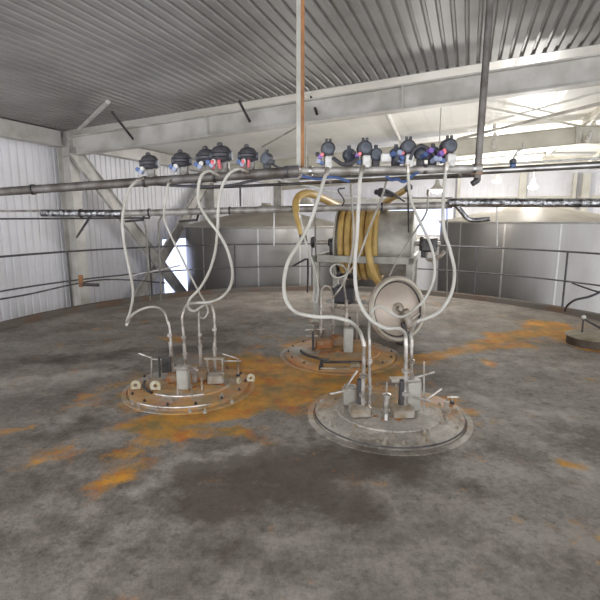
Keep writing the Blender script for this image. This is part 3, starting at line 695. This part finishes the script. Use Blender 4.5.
# left manhole
ml, cl = manhole(190, 385, 0.615, 'left round manhole cover with four risers, stained yellow')
nuts(ml, cl, 0.615*0.89, 14, 0.045, 'darksteel', 0.1); band(ml, cl, 0.62*0.97, 0.05, 235, 300, 0.009, 'steel'); band(ml, cl, 0.62*0.70, 0.085, 240, 300, 0.009, 'steel'); band(ml, cl, 0.62*0.70, 0.085, 185, 232, 0.014, 'darksteel')
TOPS[1] = riser(ml, 173, 374, [(171.5,350),(170,330),(168.5,322)], 0.013, collars=(0.35,0.75), sleeve=0.62)
TOPS[2] = riser(ml, 186, 369, [(184.5,345),(183,330),(182,318)], 0.013, collars=(0.3,0.62), sleeve=0.5)
TOPS[3] = riser(ml, 201, 369, [(200,345),(199,330),(199,312)], 0.012, collars=(0.4,0.6), sleeve=0.5)
TOPS[4] = riser(ml, 215, 373, [(215,345),(215,330),(214,312)], 0.013, collars=(0.4,0.72), sleeve=0.5)
for px, py, m, sz in ((174,382,'rustplate',(0.13,0.12,0.09)), (201,380,'rustplate',(0.14,0.12,0.12)), (216,383,'dullsteel',(0.16,0.12,0.1))):
    g = G(px,py,0.08); MB().box(g+Z*sz[2]/2, sz, (1,0.1,0), bev=0.015).build('riser_base', M[m], ml)
g = G(184,389,0.08); MB().box(g+Z*0.1, (0.11,0.08,0.2), (1,-0.15,0), bev=0.01).build('valve_housing', M['grey'], ml)
MB().box(g+Z*0.215, (0.13,0.09,0.02), (1,-0.15,0)).build('housing_lid', M['steel'], ml)
for x, y in ((160,378),(171,377)): 
    q = G(x,y,0.08); MB().box(q+Z*0.11, (0.012,0.03,0.2)).build('bracket_post', M['darksteel'], ml, smooth=False)
q = (G(160,378,0.08)+G(171,377,0.08))/2; MB().box(q+Z*0.21, (0.12,0.03,0.012)).build('bracket_bar', M['darksteel'], ml, smooth=False)
MB().box(q+Z*0.12+Vector((0,0.02,0)), (0.07,0.01,0.15)).build('bracket_plate', M['darksteel'], ml, smooth=False)
for x, y in ((208,377),(223,378)):
    q = G(x,y,0.08); MB().box(q+Z*0.1, (0.016,0.03,0.19)).build('bracket_post', M['dullsteel'], ml, smooth=False)
q = (G(208,377,0.08)+G(223,378,0.08))/2; MB().box(q+Z*0.2, (0.2,0.05,0.016)).build('bracket_bar', M['dullsteel'], ml, smooth=False)
o = MB().lathe(G(195,382,0.09), [(0.024,0),(0.024,0.09),(0.034,0.095),(0.034,0.12),(0.02,0.13),(0.02,0.15),(0,0.155)], 16).build('sight_glass_stub', M['steel'], ml)
MB().lathe(G(207,378,0.09), [(0.018,0),(0.018,0.07),(0.026,0.075),(0.026,0.1),(0,0.105)], 14).build('bleed_nipple', M['steel'], ml)
for x, y in ((178,396),(192,397),(202,390)):
    MB().cyl(G(x,y,0.08), G(x,y,0.08)+Z*0.12, 0.008, 8).build('stud', M['steel'], ml)
lug(ml, G(136,392,0.04), 0.05, 0.3); lug(ml, G(156,393,0.05), 0.055, 0.0); lug(ml, G(251,384,0.01), 0.045, 0.0); lug(ml, G(239,386,0.02), 0.035, 1.2)
swing_bolt(ml, 151.5, 381, 356, [(139,353.5,0.05,152,358,-0.02),(152,359,0,166,360,0.05)])
swing_bolt(ml, 238, 377, 359, [(223,354,0.1,239,359,0.0),(223,361,0,241,361,0)])
for x, y in ((133,404),(139,409),(172,402),(158,410),(205,413),(222,397),(232,403),(190,412)):
    MB().lathe(G(x,y,0.05), [(0.018,0),(0.018,0.016),(0.008,0.018),(0.008,0.04),(0,0.041)], 8).build('dog_bolt', M['dullsteel'], ml)
def crust(t, spots, m='rustplate'):
    for x, y, r in spots:
        g = G(x, y, 0.075); MB().ball(g, r, 10, (1.2,0.9,0.6)).build('rust_crust', M[m], t)
crust(ml, [(168,381,0.04),(178,386,0.035),(197,388,0.04),(206,384,0.045),(211,380,0.04),(222,385,0.03)])
# back manhole
mk, ck = manhole(340, 353, 0.71, 'rear round manhole below the hose reel, rust stained')
nuts(mk, ck, 0.68*0.93, 16, 0.04, 'darksteel'); band(mk, ck, 0.68*0.72, 0.085, 190, 250, 0.016, 'darksteel')
TOPS['c1'] = riser(mk, 321, 342, [(321,300),(321,298)], 0.016, collars=(0.35,0.75), sleeve=0.0)
TOPS['c2'] = riser(mk, 333, 338, [(333,300),(333,296)], 0.016, collars=(0.3,0.7), sleeve=0.0)
TOPS['c3'] = riser(mk, 346.5, 340, [(346.5,300)], 0.022, collars=(0.4,0.8), sleeve=0.45)
TOPS['c4'] = riser(mk, 357, 338, [(357,312)], 0.015, collars=(0.5,), sleeve=0.0)
g = G(348,352,0.08); MB().box(g+Z*0.15, (0.11,0.1,0.3), bev=0.01).build('valve_housing', M['grey'], mk)
for px, py, sz in ((324,348,(0.2,0.14,0.12)),(337,346,(0.16,0.12,0.14))):
    g = G(px,py,0.08); MB().box(g+Z*sz[2]/2, sz, (1,0.1,0), bev=0.015).build('riser_base', M['rustplate'], mk)
swing_bolt(mk, 313, 346, 326, [(305,330,0,325,329,0),(306,336,0,318,336,0)])
MB().box(G(313,350,0.08)+Z*0.12, (0.03,0.03,0.24)).build('bracket_post', M['darksteel'], mk, smooth=False)
for x in (321, 333, 347): MB().box(P(x,318,TOPS['c2'][1]), (0.1,0.04,0.03)).build('pipe_clip', M['darksteel'], mk)
MB().cyl(P(320,362,4.55), P(362,362,4.55), 0.014, 10).build('clamp_handle', M['darksteel'], mk)
MB().cyl(P(320,368.5,4.45), P(350,368.5,4.45), 0.010, 10).build('clamp_handle', M['dullsteel'], mk)
MB().cyl(P(322,361,4.55), P(320,369,4.45), 0.018, 10).build('clamp_link', M['darksteel'], mk)
MB().box(P(355,365,4.5), (0.1,0.06,0.05), bev=0.01).build('clamp_block', M['dullsteel'], mk)

crust(mk, [(317,350,0.05),(324,354,0.06),(331,353,0.05),(339,352,0.06),(343,355,0.04)], 'rust')
crust(mf, [(376,417,0.025),(384,420,0.03),(392,418,0.025),(398,420,0.03)])
# ------------------------------------------------------------------ hoses
def hose(pts, r, label, m='hose', ends=True, group='delivery hoses'):
    """pts: (px, py, depth)"""
    W_ = smooth([P(*p) for p in pts], 8); r *= 0.8
    t = thing('hose', W_[0], label, 'hose', group)
    MB().sweep(W_, r, 12).build('tube', M[m], t)
    if ends:
        for e in (0, -1):
            p = W_[e]; d = (W_[1]-p if e == 0 else p-W_[-2]).normalized(); q = p if e == 0 else p-d*0.06
            MB().cyl(q, q+d*0.06, r*1.3, 12).build('coupling', M['steel'], t)
    return t
Y1, Y2, Y3, Y4 = (TOPS[i][1] for i in (1,2,3,4))
hose([(143,178,4.05),(137,181,4.0),(129,190,3.95),(124,208,3.9),(122.5,225,3.9),(125,248,3.9),(130,272,3.95),(133,290,4.0),(131.5,306,4.05),(127,322,4.1)], 0.0145, 'hose hanging from the farthest left valve to a dangling coupling')
hose([(126,326,4.1),(131,316,4.15),(142,309,4.2),(155,307,4.25),(164,312,Y1),(168.5,324,Y1)], 0.0145, 'short hose arching from the dangling coupling to the left riser')
hose([(171,180,4.05),(168,185,4.0),(166,198,4.0),(164,212,4.0),(165,222,4.05),(172,238,4.1),(181,256,4.15),(190,275,4.2),(199,292,4.3),(205,303,4.35),(208,311,4.4),(204,318,4.4),(199,316,Y3),(199,311,Y3)], 0.012, 'thin hose from the second left valve swinging right then looping to a riser')
hose([(219,176,3.95),(210,171,3.9),(202,175,3.85),(198.5,187,3.85),(199,203,3.85),(207,218,3.9),(219,234,3.9),(228,252,3.95),(232.5,272,4.0),(230,287,4.05),(222,297,4.1),(210,302,4.15),(196,303,4.2),(186,306,Y2),(182,318,Y2)], 0.016, 'hose arching from the valve pair and bulging right before the left tank')
hose([(248,172,3.95),(239,169,3.88),(229,174,3.85),(222,187,3.85),(218.5,205,3.85),(217.5,230,3.9),(215,252,3.95),(209,272,4.05),(200,288,4.1),(190,299,4.15),(188,307,4.2),(194,311,4.25),(204,305,4.3),(211,304,Y4),(214,313,Y4)], 0.0155, 'hose arching from the valve left of the brown pole and crossing its neighbour')
YA_, YB_ = TOPS['A'][1], TOPS['B'][1]
hose([(328,168,3.58),(324,180,3.55),(317,202,3.5),(309,225,3.5),(298,245,3.45),(288,262,3.4),(284,282,3.35),(286,300,3.3),(296,312,3.25),(315,316.5,3.2),(335,317.5,3.2),(350,322,3.2),(360,332,YA_),(364,346,YA_)], 0.018, 'white hose from the first round-faced valve with a wide loop to the left')
hose([(363,166,3.55),(360,180,3.5),(358.5,205,3.5),(357,235,3.48),(355,262,3.45),(356,288,3.4),(361,306,3.38),(371,320,3.35),(385,328,3.33),(398,328.5,3.33),(405,334,YB_),(406,346,YB_)], 0.018, 'white hose hanging straight down in the middle then bending right')
hose([(408,164,3.5),(408.5,180,3.5),(411,200,3.55),(420,222,3.6),(430,243,3.65),(434.5,262,3.65),(433,282,3.62),(424,300,3.6),(411,312,3.55),(400,317,3.5),(389,312,3.45),(379,306,3.45),(371,313,3.42),(369,330,TOPS['A2'][1]),(369.5,347,TOPS['A2'][1])], 0.014, 'hose from the third round-faced valve curving before the round cover')
hose([(447,162,3.45),(445,178,3.45),(443,205,3.5),(444,230,3.5),(450,250,3.5),(454.5,272,3.48),(451,294,3.46),(440,311,3.44),(427,318,3.42),(417,322,3.4),(411.5,332,TOPS['B2'][1]),(411.5,347,TOPS['B2'][1])], 0.0165, 'white hose from the last valve bulging right beyond the round cover')
Yc = TOPS['c1'][1]
hose([(350,172,4.1),(351,185,4.4),(352,205,4.7),(353.5,225,4.9),(353,245,5.0),(350,262,5.1),(347,273,5.15),(344,283,5.2),(346.5,302,TOPS['c3'][1])], 0.014, 'grey hose from behind the valves to the thick rear riser', ends=True, group='rear hoses')
hose([(388,172,4.1),(384,190,4.4),(376,212,4.7),(368,232,4.9),(359,256,5.0),(350,271,5.1),(342,277,5.15),(334,277,5.15),(330.5,270,5.15),(335,264.5,5.15),(343,266,5.2),(347,274,5.3),(343,284,5.3),(336,294,5.3),(333,299,TOPS['c2'][1])], 0.013, 'grey hose looping once before the reel stand', group='rear hoses')
hose([(299,212,5.0),(302,225,5.0),(305,240,5.0),(311,258,5.05),(316,275,5.1),(318,290,5.1),(316,302,5.1),(313,299,5.1),(315,288,5.15),(319,290,5.2)], 0.014, 'grey hose dangling left of the reel stand', group='rear hoses')
hose([(321,302,Yc),(321.5,291,Yc),(325,286,Yc),(330,288,Yc),(333,296,TOPS['c2'][1])], 0.013, 'small arched hose joining two rear risers', ends=False, group='rear hoses')
hose([(428,190,5.2),(427,210,5.3),(421,222,5.5),(412,236,5.8),(400,255,6.0),(390,275,6.2),(386,290,6.3)], 0.014, 'thin grey hose slanting down left before the reel drum', group='rear hoses')
for px in (403.5, 455):
    pass
tubeobj('drop_rod', [P(408,190,5.6), P(408.5,232,6.4)], 0.010, 'darksteel', 'dark thin rod dropping beside the reel drum', 'rod')
tubeobj('drop_rod', [P(447,206,6.6), P(447,262,6.9), P(447,300,8.8)], 0.010, 'seam', 'thin pale rod before the right tank edge', 'rod')

# ------------------------------------------------------------------ hose reel
YR = 7.7
cR = P(377, 243, YR); th = math.radians(-17); AX = Vector((math.cos(th), math.sin(th), 0)); PX = YR/459.0
NRM = Vector((AX.y, -AX.x, 0))                       # towards the camera
base = Vector((cR.x, cR.y, 0.0))
rt = thing('hose_reel', base, 'large grey hose reel on a steel stand, wound with yellow hose', 'reel')
w2 = 0.60; RD = 0.53
MB().lathe(cR, [(0,-w2),(0.1,-w2),(RD,-w2),(RD,w2),(0.1,w2),(0,w2)], 64, AX).build('drum', M['drum'], rt)
for sg in (-1, 1):
    rim = MB().lathe(cR+AX*sg*w2, [(0,-0.012),(RD+0.1,-0.012),(RD+0.1,0.012),(0,0.012)], 64, AX); fl = rim.build('flange', M['drum'], rt)
    MB().sweep([cR+AX*sg*w2+(Z*math.cos(2*PI*k/64)+NRM*math.sin(2*PI*k/64))*(RD+0.1) for k in range(65)], 0.015, 8).build('flange_rim', M['grey'], fl)
MB().cyl(cR-AX*(w2+0.55), cR+AX*(w2+0.42), 0.035, 14).build('shaft', M['steel'], rt)
for q, r in ((-w2-0.5,0.1),(-w2-0.12,0.13),(-w2-0.2,0.07),(w2+0.12,0.12),(w2+0.34,0.1)):
    MB().lathe(cR+AX*q, [(0,-0.03),(r*0.9,-0.03),(r,-0.015),(r,0.015),(r*0.9,0.03),(0,0.03)], 20, AX).build('pulley', M['darksteel'], rt)
MB().box(cR+AX*(w2+0.24)-Z*0.02, (0.26,0.2,0.22), AX, bev=0.03).build('gearbox', M['darksteel'], rt)
MB().sweep(smooth([cR+AX*(w2+0.2)-Z*0.1, cR+AX*(w2+0.24)-Z*0.25, cR+AX*(w2+0.4)-Z*0.2+NRM*0.05, cR+AX*(w2+0.48)-Z*0.12]), 0.035, 10).build('inlet_pipe', M['dullsteel'], rt)
zt = P(366,260,YR-0.7).z; FC = cR + AX*-0.13
for dn, nm in ((0.70,'front'), (-0.70,'rear')):
    MB().box(FC+NRM*dn+Z*(zt-cR.z), (1.56,0.1,0.11), AX, bev=0.006).build('top_beam', M['grey'], rt)
    for sg in (-1, 1):
        l = MB().box(Vector((FC.x,FC.y,0))+AX*sg*0.72+NRM*dn+Z*((zt-0.05)/2), (0.1,0.1,zt-0.05), AX, bev=0.006).build('leg', M['grey'], rt)
        MB().box(Vector((FC.x,FC.y,0.01))+AX*sg*0.72+NRM*dn, (0.18,0.18,0.02), AX).build('foot', M['dullsteel'], l)
for sg in (-1, 1):
    MB().box(FC+AX*sg*0.74+Z*(zt-cR.z), (0.08,1.5,0.1), AX, bev=0.006).build('cross_beam', M['grey'], rt)
    MB().box(cR+AX*sg*0.76+Z*((zt-cR.z)*0.5), (0.08,0.14,abs(zt-cR.z)), AX, bev=0.006).build('bearing_post', M['darksteel'], rt)
MB().box(Vector((cR.x,cR.y,0.45))+AX*-0.45+NRM*0.5, (0.34,0.26,0.3), AX, bev=0.04).build('motor', M['black'], rt)
MB().cyl(Vector((cR.x,cR.y,0.78))+AX*-0.6+NRM*0.3, Vector((cR.x,cR.y,0.78))+AX*-0.25+NRM*0.3, 0.1, 18).build('drive_motor', M['darksteel'], rt)
MB().box(Vector((cR.x,cR.y,0.32))+NRM*0.45, (1.5,0.05,0.06), AX).build('lower_beam', M['grey'], rt)
# yellow hose: wound on the drum, both tails free
hr = 0.05; RH = RD+hr; pts = []
turns = 6; u0 = -w2+0.07; u1 = u0+turns*0.108
def hp(u, a, R_=RH): return cR + AX*u + (Z*math.cos(a) + NRM*math.sin(a))*R_
lead = [P(303,238,5.6), P(300,226,5.6), P(296,210,5.7), P(297,199,5.8), P(303,194,5.9), P(312,194,6.1), P(324,199,6.5), P(334,204,7.0)]
for i in range(turns*28+1):
    a = 0.1 + 2*PI*i/28; pts.append(hp(u0+(u1-u0)*i/(turns*28), a))
tail = [P(386,202,7.0), P(397,195,6.4), P(408,188,5.9)]
allp = smooth(lead+[pts[0]], 6)[:-1] + pts + smooth([pts[-1]]+tail, 6)[1:]
yt = thing('yellow_hose', P(303,238,5.6), 'thick yellow hose wound on the reel with both ends rising free', 'hose')
nl = len(allp); rad = [hr]*nl
for i in range(len(lead)*6): rad[i] = 0.038 + 0.02*min(1, i/(len(lead)*6))
for i in range(20): rad[nl-1-i] = min(hr, 0.038+0.02*i/20)
MB().sweep(allp, rad, 12).build('tube', M['yhose'], yt)
MB().cyl(P(304,242,5.6), P(302.5,234,5.6), 0.046, 12).build('end_fitting', M['darksteel'], yt)
e = P(408,188,5.9); d = (allp[-1]-allp[-3]).normalized(); MB().cyl(e-d*0.02, e+d*0.05, 0.045, 12).build('end_fitting', M['darksteel'], yt)
# loose yellow hose under the drum
lo = [hp(0.02,2.2,RH+0.02), hp(0.05,1.9,RH+0.09), hp(0.1,2.1,RH+0.14), hp(0.2,2.5,RH+0.16)]
strand = [P(376,209,YR-0.2), P(371,222,YR-0.52), P(368,240,YR-0.72), P(369,256,YR-0.86), P(373,272,YR-0.88), P(380,286,YR-0.84)]
tubeobj('yellow_hose', strand, 0.05, 'yhose', 'loose strand of yellow hose hanging over the front of the reel beam', 'hose', sm=True)

# ------------------------------------------------------------------ round hatch cover standing open
hb = G(399, 344, 0.0); hc = P(397, 309, hb.y-0.06); Rv = 32.6*hb.y/447
nv = (Vector((0.42,-1,0.2))).normalized()
ht = thing('open_hatch_cover', hb, 'pale round hatch cover standing open on its hinge behind the front manhole', 'hatch cover')
MB().lathe(hc, [(0,-0.02),(Rv*0.8,-0.02),(Rv*0.97,-0.03),(Rv,-0.01),(Rv,0.02),(Rv*0.97,0.035),(Rv*0.86,0.035),(Rv*0.82,0.005),(Rv*0.80,0.012),(0,0.03)], 64, nv).build('plate', M['cover'], ht)
MB().ring(hc+nv*0.03, Rv*0.92, 0.028, 64, nv).build('rim', M['coverrim'], ht)
MB().ring(hc+nv*0.016, Rv*0.83, 0.012, 64, nv).build('gasket', M['darksteel'], ht)
o = MB().lathe(hc+nv*0.02, [(0.085,0),(0.085,0.02),(0.06,0.03),(0.06,0.02),(0.035,0.02),(0.03,0.07),(0,0.075)], 24, nv).build('hub', M['dullsteel'], ht)
dn = (Vector((0.25,0,-1)) - nv*Vector((0.25,0,-1)).dot(nv)).normalized()
MB().box(hc+nv*0.06+dn*0.13+Vector((0.07,0,0)), (0.1,0.08,0.26), nv.cross(dn), dn, bev=0.02).build('hinge_bracket', M['dullsteel'], ht)
MB().box(hc+nv*0.05+dn*0.33, (0.05,0.05,0.3), nv.cross(dn), dn, bev=0.01).build('hinge_arm', M['darksteel'], ht)
MB().box(hb+Vector((0.03,-0.02,0.06)), (0.14,0.14,0.12), bev=0.02).build('hinge_foot', M['darksteel'], ht)
MB().cyl(hc+nv*0.08+dn*0.2+Vector((0.03,0,0)), hc+nv*0.1+dn*0.06+Vector((0.22,0,0)), 0.014, 10).build('handle_bar', M['steel'], ht)

# ------------------------------------------------------------------ small hatch at the right edge
c = G(592, 344, 0.0); t = thing('small_hatch', c, 'low round capped hatch on the deck at the right edge', 'hatch')
r = 24*c.y/445; h = 0.12
h = 0.12; MB().lathe(c, [(r*0.97,0),(r*0.97,h*0.9),(r*0.9,h*0.9)], 48).build('body', M['hatchside'], t)
MB().lathe(c+Z*h*0.88, [(r*0.8,0),(r*1.02,0),(r*1.03,h*0.1),(r*1.0,h*0.16),(r*0.7,h*0.2),(0,h*0.3)], 48).build('lid', M['hatchtop'], t)
a = c+Vector((-0.1,0.08,h+0.02)); mb = MB(); mb.cyl(a, a+Z*0.2, 0.012, 8); mb.build('post', M['darksteel'], t)
MB().cyl(a+Z*0.19, c+Vector((0.22,-0.22,h)), 0.014, 8).build('lever', M['darksteel'], t)
MB().ball(a+Z*0.21, 0.03, 10).build('knob', M['white'], t)
MB().box(c+Vector((0.0,-r*1.0,h*0.6)), (0.04,0.03,0.09), bev=0.006).build('latch', M['steel'], t)
# black hoses on the right railing
tubeobj('black_hose', [P(610,286,6.9), P(598,293,6.9), P(588,297,6.9), P(575,300,7.0), P(567,306,7.15), P(565,311,7.3)], 0.018, 'black', 'black hose sagging from the right railing to the deck edge', 'hose', sm=True)
tubeobj('black_hose', [P(572,283,7.2), P(583,287,7.1), P(597,291.5,6.9), P(610,293,6.8)], 0.013, 'black', 'thin black hose crossing the right railing', 'hose', sm=True)
tubeobj('bent_cable', [P(293,266,9.0), P(300,262,9.0), P(307,259,9.0), P(308,264,9.0), P(307.5,292,9.6)], 0.02, 'black', 'black bent cable beside the left reel leg', 'cable', sm=True)

# ------------------------------------------------------------------ light
w = bpy.data.worlds.new('World'); bpy.context.scene.world = w; w.use_nodes = True
bg = w.node_tree.nodes['Background']; bg.inputs[0].default_value = (0.93,0.96,1.0,1); bg.inputs[1].default_value = 1.0
def area(name, loc, target, size, energy, col=(1,1,1)):
    l = bpy.data.lights.new(name, 'AREA'); l.shape = 'RECTANGLE'; l.size, l.size_y = size; l.energy = energy; l.color = col
    o = bpy.data.objects.new(name, l); C.objects.link(o); o.location = loc; d = Vector(target)-Vector(loc); o.rotation_euler = d.to_track_quat('-Z','Y').to_euler(); return o
cam = bpy.data.cameras.new('camera'); cam.sensor_width = 36; cam.lens = 36*F/600; cam.clip_end = 200
co = bpy.data.objects.new('camera', cam); C.objects.link(co); co.location = (0,0,H); co.rotation_euler = (PI/2-TILT, 0, 0)
sc = bpy.context.scene; sc.camera = co
sc.view_settings.view_transform = 'Standard'; sc.view_settings.look = 'None'; sc.view_settings.gamma = 1; sc.view_settings.use_curve_mapping = False
sc.view_settings.exposure = 1.45
sc.cycles.max_bounces = 8; sc.cycles.diffuse_bounces = 5
